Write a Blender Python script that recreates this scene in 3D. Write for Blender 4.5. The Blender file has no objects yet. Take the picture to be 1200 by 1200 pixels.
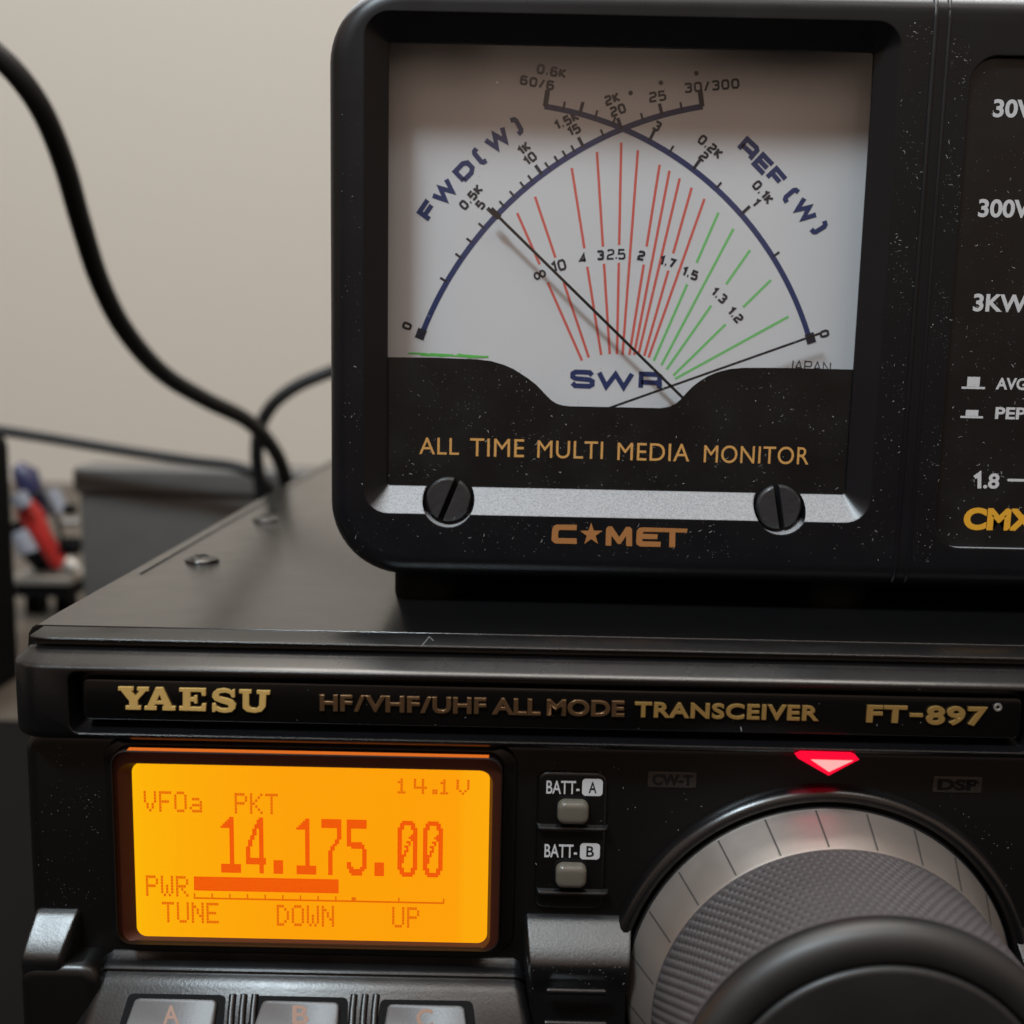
import bpy, bmesh, math, random
from mathutils import Vector, Matrix
from mathutils.geometry import tessellate_polygon
random.seed(7)
S = 0.001                      # everything below is written in millimetres
sc = bpy.context.scene
COL = sc.collection
R = math.radians
# ------------------------------------------------------------------ camera
CAM = Vector((0, 0, 127)); FPX = 1250.0; PITCH = R(8.3); ROLL = R(1.2)
Fv = Vector((0, math.cos(PITCH), -math.sin(PITCH)))
r0 = Vector((1, 0, 0)); u0 = r0.cross(Fv)
Rv = r0*math.cos(ROLL) + u0*math.sin(ROLL); Uv = Rv.cross(Fv)
cd = bpy.data.cameras.new('camera'); cam = bpy.data.objects.new('camera', cd); COL.objects.link(cam)
cam.matrix_world = Matrix(((Rv.x, Uv.x, -Fv.x, CAM.x*S), (Rv.y, Uv.y, -Fv.y, CAM.y*S), (Rv.z, Uv.z, -Fv.z, CAM.z*S), (0, 0, 0, 1)))
cd.sensor_fit = 'HORIZONTAL'; cd.sensor_width = 36; cd.lens = 36*FPX/1200
cd.clip_start = 0.005; cd.clip_end = 30
cd.dof.use_dof = True; cd.dof.focus_distance = 0.163; cd.dof.aperture_fstop = 15.5
sc.camera = cam
def ray(px, py): return Fv + Rv*((px-600)/FPX) - Uv*((py-600)/FPX)
def P(px, py, Y):              # survey of the photograph: where a sight line meets the upright plane at depth Y
    d = ray(px, py); q = CAM + d*(Y/d.y); return (q.x, q.z)
def PL(px, py, a, b):          # ... and where it meets the plane through the x-parallel lines a=(Y,z), b=(Y,z)
    n = Vector((0, -(b[1]-a[1]), b[0]-a[0])); d = ray(px, py)
    t = (Vector((0, a[0], a[1]))-CAM).dot(n)/d.dot(n); q = CAM + d*t; return (q.x, q.y, q.z)
# ------------------------------------------------------------------ light and exposure
w = bpy.data.worlds.new('World'); sc.world = w; w.use_nodes = True
nt = w.node_tree; bg = nt.nodes['Background']; bg.inputs[1].default_value = 1
tc = nt.nodes.new('ShaderNodeTexCoord'); sp = nt.nodes.new('ShaderNodeSeparateXYZ'); nt.links.new(tc.outputs['Generated'], sp.inputs[0])
mr = nt.nodes.new('ShaderNodeMapRange'); mr.inputs[1].default_value = -.25; mr.inputs[2].default_value = .6; nt.links.new(sp.outputs[2], mr.inputs[0])
cr = nt.nodes.new('ShaderNodeValToRGB'); nt.links.new(mr.outputs[0], cr.inputs[0]); nt.links.new(cr.outputs[0], bg.inputs[0])
cr.color_ramp.elements[0].color = (.012, .010, .008, 1); cr.color_ramp.elements[1].color = (.37, .275, .22, 1)
q = cr.color_ramp.elements.new(.35); q.color = (.155, .108, .083, 1)
rn = nt.nodes.new('ShaderNodeTexNoise'); rn.inputs['Scale'].default_value = 3.2; rn.inputs['Detail'].default_value = 1   # the dim room: lighter and darker furniture and walls
mp = nt.nodes.new('ShaderNodeMapping'); mp.inputs['Scale'].default_value = (2.2, 1, .7); nt.links.new(tc.outputs['Generated'], mp.inputs[0]); nt.links.new(mp.outputs[0], rn.inputs['Vector'])
rr = nt.nodes.new('ShaderNodeMapRange'); rr.interpolation_type = 'SMOOTHSTEP'; rr.inputs[1].default_value = .38; rr.inputs[2].default_value = .68; rr.inputs[3].default_value = .35; rr.inputs[4].default_value = 3.0
nt.links.new(rn.outputs['Fac'], rr.inputs[0]); nt.links.new(rr.outputs[0], bg.inputs[1])
sc.view_settings.view_transform = 'Standard'; sc.view_settings.look = 'None'
sc.view_settings.exposure = 0; sc.view_settings.gamma = 1
sc.render.engine = 'CYCLES'
sc.cycles.use_denoising = True
sc.cycles.max_bounces = 8; sc.cycles.transparent_max_bounces = 12
sc.cycles.caustics_reflective = False; sc.cycles.caustics_refractive = False
def area(name, loc, to, sx, sy, power, col):
    l = bpy.data.lights.new(name, 'AREA'); l.shape = 'RECTANGLE'; l.size = sx; l.size_y = sy
    l.energy = power; l.color = col
    o = bpy.data.objects.new(name, l); COL.objects.link(o); o.location = loc
    o.rotation_euler = (Vector(to)-Vector(loc)).to_track_quat('-Z', 'Y').to_euler()
    return o
area('ceiling_lamp', (-.53, -.50, 1.45), (.02, .17, .13), .40, .17, 18.3, (.81, .98, 1.08))
area('highlight_strip', (.12, -.55, 1.5), (.03, .16, .05), 1.8, .2, 7, (1, .98, .95))  # added unseen strip light, puts highlights on forward-sloping faces
area('ceiling_panel', (.1, .62, 1.8), (.1, .62, 0), 1.3, .6, 26, (1, .95, .88))

# ------------------------------------------------------------------ materials
def mat(name, col, rough=.5, metal=0, spec=.5, bump=None, bevel=0, emit=None, var=0, rvar=0, dusty=None, streak=None):
    m = bpy.data.materials.new(name); m.use_nodes = True; nt = m.node_tree; N = nt.nodes; L = nt.links
    b = N['Principled BSDF']; b.inputs['Base Color'].default_value = (*col, 1)
    b.inputs['Roughness'].default_value = rough; b.inputs['Metallic'].default_value = metal
    b.inputs['Specular IOR Level'].default_value = spec
    tc = N.new('ShaderNodeTexCoord')
    def noise(scale, det=3):
        n = N.new('ShaderNodeTexNoise'); n.inputs['Scale'].default_value = scale; n.inputs['Detail'].default_value = det
        L.new(tc.outputs['Object'], n.inputs['Vector']); return n
    if var:
        n = noise(90); mx = N.new('ShaderNodeMixRGB'); mx.inputs[1].default_value = (*[c*(1-var) for c in col], 1)
        mx.inputs[2].default_value = (*[min(1, c*(1+var)) for c in col], 1)
        L.new(n.outputs['Fac'], mx.inputs[0]); L.new(mx.outputs[0], b.inputs['Base Color'])
    if rvar:
        n = noise(140, 5); mr = N.new('ShaderNodeMapRange'); mr.inputs[3].default_value = rough-rvar; mr.inputs[4].default_value = rough+rvar
        mr.inputs[1].default_value = .3; mr.inputs[2].default_value = .7
        L.new(n.outputs['Fac'], mr.inputs[0]); L.new(mr.outputs[0], b.inputs['Roughness'])
    if dusty:                  # dust grey on up-facing slopes, also painting in their bright highlight
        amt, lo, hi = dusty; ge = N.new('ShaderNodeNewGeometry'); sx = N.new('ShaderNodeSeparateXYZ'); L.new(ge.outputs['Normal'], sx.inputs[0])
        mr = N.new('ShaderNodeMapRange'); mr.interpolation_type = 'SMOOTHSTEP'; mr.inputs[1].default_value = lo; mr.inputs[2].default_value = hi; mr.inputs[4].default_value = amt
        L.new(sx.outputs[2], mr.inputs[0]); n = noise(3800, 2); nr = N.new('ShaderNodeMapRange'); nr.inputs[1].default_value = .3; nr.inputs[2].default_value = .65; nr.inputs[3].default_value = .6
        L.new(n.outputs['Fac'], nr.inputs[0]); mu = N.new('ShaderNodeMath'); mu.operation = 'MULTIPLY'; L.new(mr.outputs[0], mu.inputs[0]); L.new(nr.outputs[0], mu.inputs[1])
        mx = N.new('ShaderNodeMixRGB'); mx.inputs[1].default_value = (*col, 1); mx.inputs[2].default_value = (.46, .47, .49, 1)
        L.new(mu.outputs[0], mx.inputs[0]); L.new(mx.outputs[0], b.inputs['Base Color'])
    last = None
    if bevel:
        bv = N.new('ShaderNodeBevel'); bv.samples = 4; bv.inputs[0].default_value = bevel*S; last = bv
    if bump:
        sc_, st, dist = bump
        n = noise(sc_, 4)
        if streak: mp = N.new('ShaderNodeMapping'); mp.inputs['Scale'].default_value = [q_/sc_*10 for q_ in streak]; L.new(tc.outputs['Object'], mp.inputs[0]); L.new(mp.outputs[0], n.inputs['Vector'])
        bp = N.new('ShaderNodeBump'); bp.inputs['Strength'].default_value = st; bp.inputs['Distance'].default_value = dist*S
        L.new(n.outputs['Fac'], bp.inputs['Height'])
        if last: L.new(last.outputs[0], bp.inputs['Normal'])
        last = bp
    if last: L.new(last.outputs[0], b.inputs['Normal'])
    if emit:
        b.inputs['Emission Color'].default_value = (*emit[0], 1); b.inputs['Emission Strength'].default_value = emit[1]
    return m
def clear(name, rough=.02, ior=1.45, dim=1.0):
    m = bpy.data.materials.new(name); m.use_nodes = True; nt = m.node_tree; N = nt.nodes; L = nt.links
    N.remove(N['Principled BSDF']); out = N['Material Output']
    t = N.new('ShaderNodeBsdfTransparent'); t.inputs[0].default_value = (dim, dim, dim, 1)
    g = N.new('ShaderNodeBsdfGlossy'); g.inputs['Roughness'].default_value = rough
    f = N.new('ShaderNodeFresnel'); f.inputs[0].default_value = ior; mx = N.new('ShaderNodeMixShader')
    ge = N.new('ShaderNodeNewGeometry'); mu = N.new('ShaderNodeMath'); mu.operation = 'SUBTRACT'; mu.use_clamp = True
    L.new(f.outputs[0], mu.inputs[0]); L.new(ge.outputs['Backfacing'], mu.inputs[1])     # the inner faces of a pane only pass light on
    L.new(mu.outputs[0], mx.inputs[0]); L.new(t.outputs[0], mx.inputs[1]); L.new(g.outputs[0], mx.inputs[2]); L.new(mx.outputs[0], out.inputs[0])
    return m
def glow(name, col, strength):
    m = bpy.data.materials.new(name); m.use_nodes = True; nt = m.node_tree; N = nt.nodes; L = nt.links
    N.remove(N['Principled BSDF']); e = N.new('ShaderNodeEmission'); e.inputs[0].default_value = (*col, 1); e.inputs[1].default_value = strength
    L.new(e.outputs[0], N['Material Output'].inputs[0]); return m
M = {}
M['case'] = mat('meter_plastic', (.0028, .0036, .0058), .38, bump=(2600, .1, .04), bevel=.35, rvar=.04, spec=.42, dusty=(.95, .40, .66))  # dust amount also carries the painted highlight of the lower bezel slope
M['radio'] = mat('radio_plastic', (.004, .004, .0046), .26, bump=(2300, .2, .02), bevel=.4, spec=.8, rvar=.03)
M['grain'] = mat('grained_plastic', (.005, .005, .0055), .36, bump=(2500, .6, .04), bevel=.45, spec=1.0, rvar=.05)
M['panel'] = mat('panel_black', (.0035, .0033, .0033), .33, bump=(1800, .06, .04), bevel=.2)
M['cover'] = mat('cover_paint', (.0055, .0055, .0058), .16, bump=(1100, .09, .03), bevel=.3, spec=1.0, rvar=.02, streak=(8, 700, 60))
M['gloss'] = mat('gloss_black', (.0035, .0032, .0032), .2)
M['print_black'] = mat('print_black', (.005, .005, .0055), .38, rvar=.1)
M['black'] = mat('matt_black', (.004, .004, .0045), .7, spec=.12)
M['ink'] = mat('ink_navy', (.020, .036, .14), .6)
M['inkb'] = mat('ink_black', (.012, .014, .028), .6)
M['red'] = mat('ink_red', (.74, .13, .10), .6)
M['green'] = mat('ink_green', (.20, .64, .20), .6)
M['greenm'] = mat('marker_green', (.12, .62, .10), .6)
M['dial'] = mat('dial_white', (.75, .765, .79), .55, var=.02)
M['needle'] = mat('needle_black', (.006, .006, .007), .45)
M['gold'] = mat('gold_print', (.68, .36, .105), .5)
M['comet'] = mat('copper_print', (.42, .18, .055), .5, bump=(3000, .3, .05))
M['yellow'] = mat('yellow_print', (.80, .40, .03), .5)
M['white'] = mat('white_print', (.62, .63, .65), .5)
M['goldfoil'] = mat('gold_foil', (.72, .47, .15), .42, metal=.2, bevel=.12)
M['golddim'] = mat('gold_foil_dark', (.34, .205, .06), .45, metal=.3, bevel=.12)  # darker gold for the right-hand nameplate words
M['bronze'] = mat('bronze_foil', (.42, .25, .13), .28, metal=.9, bevel=.15)
M['silver'] = mat('knob_silver', (.29, .255, .23), .46, metal=.65, bump=(2500, .3, .04), var=.15, rvar=.06)
M['rubber'] = mat('rubber_grip', (.055, .048, .050), .62, var=.3, bump=(3000, .3, .06))
M['knob'] = mat('knob_black', (.009, .009, .0095), .5, bump=(1500, .08, .04), spec=.8, rvar=.04)
M['screw'] = mat('screw_black', (.03, .03, .033), .33, bump=(500, .6, .2), bevel=.25, spec=.8, rvar=.12, var=.6)
M['button'] = mat('button_smoke', (.13, .118, .095), .14, bevel=.5, var=.1)
M['dim'] = mat('unlit_window', (.035, .030, .026), .35)
M['key'] = mat('key_grey', (.12, .12, .123), .4, bump=(2500, .4, .05), bevel=.4)
M['orange'] = mat('orange_print', (.25, .125, .07), .5)
M['dust'] = mat('dust', (.60, .60, .61), .9)
M['dustd'] = mat('dust_fine', (.22, .22, .225), .9)
M['lampred'] = glow('lamp_red', (1, .004, .035), 1.1)
M['lamppink'] = glow('lamp_pink', (1, .40, .38), 1.15)
M['seg'] = glow('segment_orange', (.88, .092, .003), 1)
M['segs'] = glow('segment_small', (.80, .14, .003), 1)
M['edge'] = glow('lens_edge', (.80, .17, .02), .9)  # emission in place of screen light caught by the lens
M['clear'] = clear('clear_window', .04, 1.62)
M['lens'] = clear('display_lens', .05, 1.35)
M['cable'] = mat('cable_black', (.006, .006, .007), .5, spec=.35)
M['box'] = mat('box_grey', (.105, .10, .094), .55, bevel=.5, var=.1, rvar=.08)
M['redp'] = mat('red_plastic', (.40, .02, .016), .4)
M['whitep'] = mat('white_plastic', (.25, .27, .32), .5)
M['bluep'] = mat('blue_plastic', (.012, .014, .06), .4)
M['steel'] = mat('steel', (.34, .32, .29), .45, metal=.5)
M['wall'] = mat('wall_paint', (.575, .532, .470), .85, bump=(160, .1, .4), var=.02)
M['desk'] = mat('desk_wood', (.065, .053, .042), .5, var=.15)
# backlit screen: a little yellower towards its lit ends
m = bpy.data.materials.new('backlit_screen'); m.use_nodes = True; nt = m.node_tree; N = nt.nodes; L = nt.links
N.remove(N['Principled BSDF']); e = N.new('ShaderNodeEmission'); tc = N.new('ShaderNodeTexCoord'); sp = N.new('ShaderNodeSeparateXYZ')
L.new(tc.outputs['Generated'], sp.inputs[0]); cr = N.new('ShaderNodeValToRGB'); L.new(sp.outputs[0], cr.inputs[0])
els = cr.color_ramp.elements; els[0].position = 0; els[0].color = (1, .50, .003, 1); els[1].position = 1; els[1].color = (1, .41, .004, 1)
for p_, c_ in ((.04, (1, .45, .003, 1)), (.22, (1, .40, .003, 1)), (.45, (1, .36, .003, 1)), (.90, (1, .355, .003, 1)), (.925, (1, .40, .004, 1))):
    q = els.new(p_); q.color = c_
L.new(cr.outputs[0], e.inputs[0]); L.new(e.outputs[0], N['Material Output'].inputs[0]); M['screen'] = m

# ------------------------------------------------------------------ mesh helpers (millimetres)
def rrect(x0, x1, z0, z1, r, n=8):
    r = max(.001, min(r, (x1-x0)/2-.001, (z1-z0)/2-.001)); out = []
    for cx, cz, a0 in ((x1-r, z0+r, -90), (x1-r, z1-r, 0), (x0+r, z1-r, 90), (x0+r, z0+r, 180)):
        for k in range(n+1):
            a = R(a0+90*k/n); out.append((cx+r*math.cos(a), cz+r*math.sin(a)))
    return out
class MB:
    def __init__(s): s.v = []; s.f = []
    def add(s, vs, fs):
        o = len(s.v); s.v += [tuple(v) for v in vs]; s.f += [tuple(i+o for i in f) for f in fs]; return s
    def loft(s, rings, cap0=True, cap1=True, closed=True):
        n = len(rings[0]); vs = [p for r in rings for p in r]; fs = []
        for k in range(len(rings)-1):
            for i in range(n if closed else n-1):
                j = (i+1) % n; fs.append((k*n+i, k*n+j, (k+1)*n+j, (k+1)*n+i))
        if cap0: fs.append(tuple(range(n))[::-1])
        if cap1: fs.append(tuple((len(rings)-1)*n+i for i in range(n)))
        return s.add(vs, fs)
    def box(s, x0, x1, y0, y1, z0, z1):
        return s.loft([[(x0, y0, z0), (x1, y0, z0), (x1, y0, z1), (x0, y0, z1)], [(x0, y1, z0), (x1, y1, z0), (x1, y1, z1), (x0, y1, z1)]])
    def rbox(s, x0, x1, y0, y1, z0, z1, r, fil=.5, steps=4, n=8, back=True):   # rounded outline, front edge filleted
        rings = []
        for k in range(steps+1):
            a = math.pi/2*k/steps; ins = fil*(1-math.sin(a)); yy = y0+fil*(1-math.cos(a))
            rings.append([(x, yy, z) for x, z in rrect(x0+ins, x1-ins, z0+ins, z1-ins, max(r-ins, .02), n)])
        rings.append([(x, y1, z) for x, z in rrect(x0, x1, z0, z1, r, n)])
        return s.loft(rings)
    def rings(s, rs, n=8):      # [(x0,x1,z0,z1,r,Y), ...]
        return s.loft([[(x, Y, z) for x, z in rrect(a, b, c, d, r, n)] for a, b, c, d, r, Y in rs])
    def lathe(s, cx, cz, prof, n=96, caps=(True, True)):    # axis along Y, profile (Y, radius)
        rings = [[(cx+r*math.cos(2*math.pi*k/n), y, cz+r*math.sin(2*math.pi*k/n)) for k in range(n)] for y, r in prof]
        return s.loft(rings, *caps)
    def prism(s, loops, y0, y1=None, fn=None):      # filled outline(s) with holes, in x-z, optional thickness
        loops = [[(float(x), float(z)) for x, z in l] for l in loops]
        flat = [p for l in loops for p in l]
        tris = tessellate_polygon([[Vector((x, 0, z)).xzy for x, z in l] for l in loops])
        f0 = fn or (lambda x, z, y: (x, y, z))
        vs = [f0(x, z, y0) for x, z in flat]; fs = []
        for t in tris:
            a, b, c = (flat[i] for i in t)
            cr = (b[0]-a[0])*(c[1]-a[1])-(b[1]-a[1])*(c[0]-a[0])
            fs.append(tuple(t) if cr > 0 else tuple(t)[::-1])
        if y1 is not None:
            n = len(flat); vs += [f0(x, z, y1) for x, z in flat]; k = 0
            for l in loops:
                ar = sum(l[i][0]*l[(i+1) % len(l)][1]-l[(i+1) % len(l)][0]*l[i][1] for i in range(len(l)))
                for i in range(len(l)):
                    j = (i+1) % len(l); q = (k+i, k+i+n, k+j+n, k+j); fs.append(q if ar > 0 else q[::-1])
                k += len(l)
            fs += [tuple(i+n for i in t)[::-1] for t in fs[:len(tris)]]
        return s.add(vs, fs)
    def ribbon(s, pts, wd, y, dy=0, closed=False):      # flat mitred stroke in the x-z plane
        n = len(pts); Lf, Rt = [], []
        for i, (x, z) in enumerate(pts):
            a = pts[i-1] if (i or closed) else None; b = pts[(i+1) % n] if (i < n-1 or closed) else None
            d1 = Vector((x-a[0], z-a[1])).normalized() if a else None
            d2 = Vector((b[0]-x, b[1]-z)).normalized() if b else None
            d1 = d1 or d2; d2 = d2 or d1; t = d1+d2
            t = t.normalized() if t.length > 1e-6 else d1
            nn = Vector((-t.y, t.x)); c = max(.45, nn.dot(Vector((-d1.y, d1.x))))
            h = wd/2/c; Lf.append((x+nn.x*h, z+nn.y*h)); Rt.append((x-nn.x*h, z-nn.y*h))
        m = n if closed else n-1
        vs = [(x, y, z) for x, z in Lf]+[(x, y, z) for x, z in Rt]
        fs = [(i, i+n, (i+1) % n+n, (i+1) % n) for i in range(m)]
        if dy:
            k = len(vs); vs += [(x, yy+dy, z) for x, yy, z in vs]
            for i in range(m):
                j = (i+1) % n; fs += [(i, j, j+k, i+k), (i+n, i+n+k, j+n+k, j+n)]
            if not closed: fs += [(0, k, n+k, n), (n-1, 2*n-1, 2*n-1+k, n-1+k)]
        return s.add(vs, fs)
    def tube(s, pts, r, n=10, caps=True):
        pts = [Vector(p) for p in pts]; rings = []; up = None
        for i, p in enumerate(pts):
            t = (pts[min(i+1, len(pts)-1)]-pts[max(i-1, 0)]).normalized()
            if up is None: up = t.orthogonal().normalized()
            up = (up-t*up.dot(t)).normalized(); sd = t.cross(up); rr = r[i] if isinstance(r, (list, tuple)) else r
            rings.append([tuple(p+(up*math.cos(2*math.pi*k/n)+sd*math.sin(2*math.pi*k/n))*rr) for k in range(n)])
        return s.loft(rings, caps, caps)
    def build(s, name, m, parent=None, smooth=40, fix=True):
        base = wloc(parent) if parent else Vector((0, 0, 0))
        me = bpy.data.meshes.new(name); me.from_pydata([tuple(Vector(v)*S-base) for v in s.v], [], s.f)
        if fix:
            b = bmesh.new(); b.from_mesh(me); bmesh.ops.recalc_face_normals(b, faces=b.faces); b.to_mesh(me); b.free()
        return link(name, me, m, parent, smooth)
def wloc(o):
    v = Vector((0, 0, 0))
    while o: v += o.location; o = o.parent
    return v
def link(name, me, m, parent=None, smooth=40):
    me.materials.clear(); me.materials.append(m)
    if smooth:
        me.shade_smooth(); me.set_sharp_from_angle(angle=R(smooth))
    o = bpy.data.objects.new(name, me); COL.objects.link(o)
    if parent: o.parent = parent
    return o
def cut(mb, cutters, name, m, parent, smooth=35):
    a = mb.build('tmp', m, None, 0); bs = []
    for c in cutters:
        b = c.build('tmp', m, None, 0); bs.append(b)
        md = a.modifiers.new('b', 'BOOLEAN'); md.operation = 'DIFFERENCE'; md.solver = 'EXACT'; md.object = b
    dg = bpy.context.evaluated_depsgraph_get(); dg.update()
    me = bpy.data.meshes.new_from_object(a.evaluated_get(dg))
    for o in bs+[a]: bpy.data.objects.remove(o)
    base = wloc(parent) if parent else Vector((0, 0, 0))
    me.transform(Matrix.Translation(-base)); me.name = name
    return link(name, me, m, parent, smooth)
def thing(name, label, cat, loc=(0, 0, 0), group=None):
    o = bpy.data.objects.new(name, None); COL.objects.link(o); o.location = Vector(loc)*S; o.empty_display_size = .02
    return tag(o, label, cat, group)
def tag(o, label, cat, group=None):
    o['label'] = label; o['category'] = cat
    if group: o['group'] = group
    return o
def copy_to(o, parent, dx, dz, dy=0):       # a part and its sub-parts again, moved by (dx, dz) mm
    c = o.copy(); COL.objects.link(c); c.parent = parent; c.location = o.location+Vector((dx, dy, dz))*S
    for ch in o.children:
        d = ch.copy(); COL.objects.link(d); d.parent = c
    return c

# ------------------------------------------------------------------ lettering
_glyph = {}
def glyphs(txt, bold=0.0, space=1.0):
    key = (txt, bold, space)
    if key in _glyph: return _glyph[key]
    cu = bpy.data.curves.new('t', 'FONT'); cu.body = txt; cu.offset = bold; cu.space_character = space; cu.resolution_u = 5
    o = bpy.data.objects.new('t', cu); COL.objects.link(o)
    dg = bpy.context.evaluated_depsgraph_get(); dg.update()
    me = bpy.data.meshes.new_from_object(o.evaluated_get(dg))
    vs = [(v.co.x, v.co.y) for v in me.vertices]; fs = [tuple(p.vertices) for p in me.polygons]
    bpy.data.objects.remove(o); bpy.data.meshes.remove(me)
    x0 = min(v[0] for v in vs); x1 = max(v[0] for v in vs); y0 = min(v[1] for v in vs); y1 = max(v[1] for v in vs)
    _glyph[key] = ([((x-x0)/(x1-x0), (y-y0)/(y1-y0)) for x, y in vs], fs, (x1-x0)/(y1-y0)); return _glyph[key]
def text(mb, txt, x0, z0, x1, z1, Y, bold=0.0, depth=0, space=1.0):
    vs, fs, _ = glyphs(txt, bold, space)
    pts = [(x0+u*(x1-x0), Y, z0+v*(z1-z0)) for u, v in vs]
    if not depth: return mb.add(pts, fs)
    n = len(pts); cnt = {}
    for f in fs:
        for i in range(len(f)):
            e = (f[i], f[(i+1) % len(f)]); cnt[e] = 1
    side = [(a, b, b+n, a+n) for a, b in cnt if (b, a) not in cnt]
    return mb.add(pts+[(x, Y+depth, z) for x, _, z in pts], fs+side)
def bb(xl, yt, yb, xr, Y, slope=.0205):         # photo box of an upright line of writing -> x0,z0,x1,z1
    x0, z1 = P(xl, yt, Y); _, z0 = P(xl, yb, Y); x1, _ = P(xr, yt+slope*(xr-xl), Y); return x0, z0, x1, z1
# wide square-cornered stroke alphabet for the scale (unit box, height 1)
SF = {
 '0': (.62, [[(0, .2), (0, .8), (.12, 1), (.5, 1), (.62, .8), (.62, .2), (.5, 0), (.12, 0), (0, .2)]]),
 '1': (.3, [[(0, .8), (.3, 1), (.3, 0)]]),
 '2': (.6, [[(0, .85), (.12, 1), (.5, 1), (.6, .86), (.6, .64), (.48, .52), (.1, .42), (0, .28), (0, 0), (.62, 0)]]),
 '3': (.6, [[(0, .88), (.1, 1), (.5, 1), (.6, .87), (.6, .65), (.5, .53), (.22, .53)], [(.5, .53), (.6, .4), (.6, .14), (.5, 0), (.1, 0), (0, .12)]]),
 '4': (.64, [[(.48, 0), (.48, 1), (0, .25), (.66, .25)]]),
 '5': (.6, [[(.58, 1), (.03, 1), (0, .56), (.5, .58), (.6, .45), (.6, .15), (.48, 0), (.1, 0), (0, .12)]]),
 '6': (.6, [[(.58, .88), (.48, 1), (.12, 1), (0, .85), (0, .15), (.12, 0), (.5, 0), (.6, .14), (.6, .42), (.5, .55), (0, .55)]]),
 '7': (.56, [[(0, 1), (.56, 1), (.2, 0)]]),
 'K': (.6, [[(0, 0), (0, 1)], [(.58, 1), (.08, .5), (.6, 0)]]),
 'W': (1.15, [[(0, 1), (.27, 0), (.575, .92), (.88, 0), (1.15, 1)]]),
 'F': (.75, [[(0, 0), (0, 1), (.78, 1)], [(0, .5), (.68, .5)]]),
 'D': (.85, [[(0, 0), (0, 1), (.62, 1), (.85, .78), (.85, .22), (.62, 0), (0, 0)]]),
 'R': (.85, [[(0, 0), (0, 1), (.72, 1), (.85, .88), (.85, .52), (.72, .4), (0, .4)], [(.7, .4), (.86, .28), (.86, 0)]]),
 'E': (.78, [[(.78, 1), (0, 1), (0, 0), (.78, 0)], [(0, .5), (.7, .5)]]),
 'S': (.85, [[(.84, .8), (.72, 1), (.12, 1), (0, .87), (0, .64), (.12, .53), (.74, .47), (.86, .36), (.86, .13), (.74, 0), (.12, 0), (0, .2)]]),
 'J': (.5, [[(0, .2), (.1, 0), (.4, 0), (.5, .15), (.5, 1)]]), 'A': (.75, [[(0, 0), (.37, 1), (.75, 0)], [(.14, .3), (.6, .3)]]),
 'P': (.65, [[(0, 0), (0, 1), (.55, 1), (.66, .85), (.66, .58), (.55, .44), (0, .44)]]), 'N': (.7, [[(0, 0), (0, 1), (.7, 0), (.7, 1)]]),
 '(': (.3, [[(.32, 1.12), (.08, 1.05), (0, .9), (0, .1), (.08, -.05), (.32, -.12)]]),
 ')': (.3, [[(0, 1.12), (.24, 1.05), (.32, .9), (.32, .1), (.24, -.05), (0, -.12)]]),
 '/': (.4, [[(0, -.05), (.4, 1.05)]]), '.': (.14, [[(.0, .08), (.16, .08)]]),
 'o': (.9, [[(.45+.0, .5), (.3, .78), (.12, .78), (0, .6), (0, .4), (.12, .22), (.3, .22), (.45, .5), (.6, .78), (.78, .78), (.9, .6), (.9, .4), (.78, .22), (.6, .22), (.45, .5)]]),
}
_lay = [0]
def stroke(mb, txt, cx, cz, h, ang, Y, wd, gap=.24, ax=1.0):      # stroke text centred at (cx,cz), turned by ang (degrees, anticlockwise)
    adv = 0; pl = []
    for ch in txt:
        if ch == ' ': adv += .5; continue
        wch, ps = SF[ch]; pl += [[(adv+x, z) for x, z in p] for p in ps]; adv += wch+gap
    adv -= gap; ca, sa = math.cos(R(ang)), math.sin(R(ang))
    for p in pl:
        q = []
        for x, z in p:
            x = (x-adv/2)*h*ax; z = (z-.5)*h; q.append((cx+x*ca-z*sa, cz+x*sa+z*ca))
        _lay[0] = (_lay[0]+1) % 5; mb.ribbon(q, wd, Y-.004*_lay[0])

# =================================================================== THE SETTING
o = MB().box(-1500, 1500, 60, 1000, -30, 0).build('desk', M['desk']); o['kind'] = 'structure'
o = MB().box(-2500, 2500, 1000, 1040, -800, 2400).build('wall', M['wall']); o['kind'] = 'structure'

# =================================================================== THE TRANSCEIVER
T = thing('radio_transceiver', 'black radio transceiver with glowing orange display and large tuning knob, under the meter', 'radio', (30, 275, 0))
ZT = 86.5                                  # top of the cover
YB = 405
# cover: sides and top as one bent sheet
prof = [(-71.0, 8), (-71.0, 83.0), (-70.8, 85.2), (-70.2, ZT-.3), (-69.5, ZT), (130, ZT), (131, 84), (131, 8)]
MB().loft([[(x, y, z) for x, z in prof] for y in (152.7, YB)]).build('cover', M['cover'], T, 25)
mb = MB()
mb.box(-67.5, -66.95, 190, 398, ZT-.3, ZT+.03); mb.box(-69, 130, 152.3, 152.7, 60, ZT-.6)
mb.build('seam', M['black'], T)
def top_screw(x, y):
    mb = MB(); n = 28
    rings = [[(x+r*math.cos(2*math.pi*k/n), y+r*math.sin(2*math.pi*k/n), ZT+z) for k in range(n)] for r, z in ((3.3, -.2), (3.25, .25), (2.6, .62), (1.6, .85), (.01, .95))]
    mb.loft(rings); o = mb.build('cover_screw', M['cover'], T, 50)
    s = MB().box(x-1.3, x+1.3, y-.25, y+.25, ZT+.8, ZT+1.02); s.box(x-.25, x+.25, y-1.3, y+1.3, ZT+.8, ZT+1.0)
    s.build('cross_slot', M['black'], o); return o
top_screw(-60.2, 204); top_screw(-59.7, 256)
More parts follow.
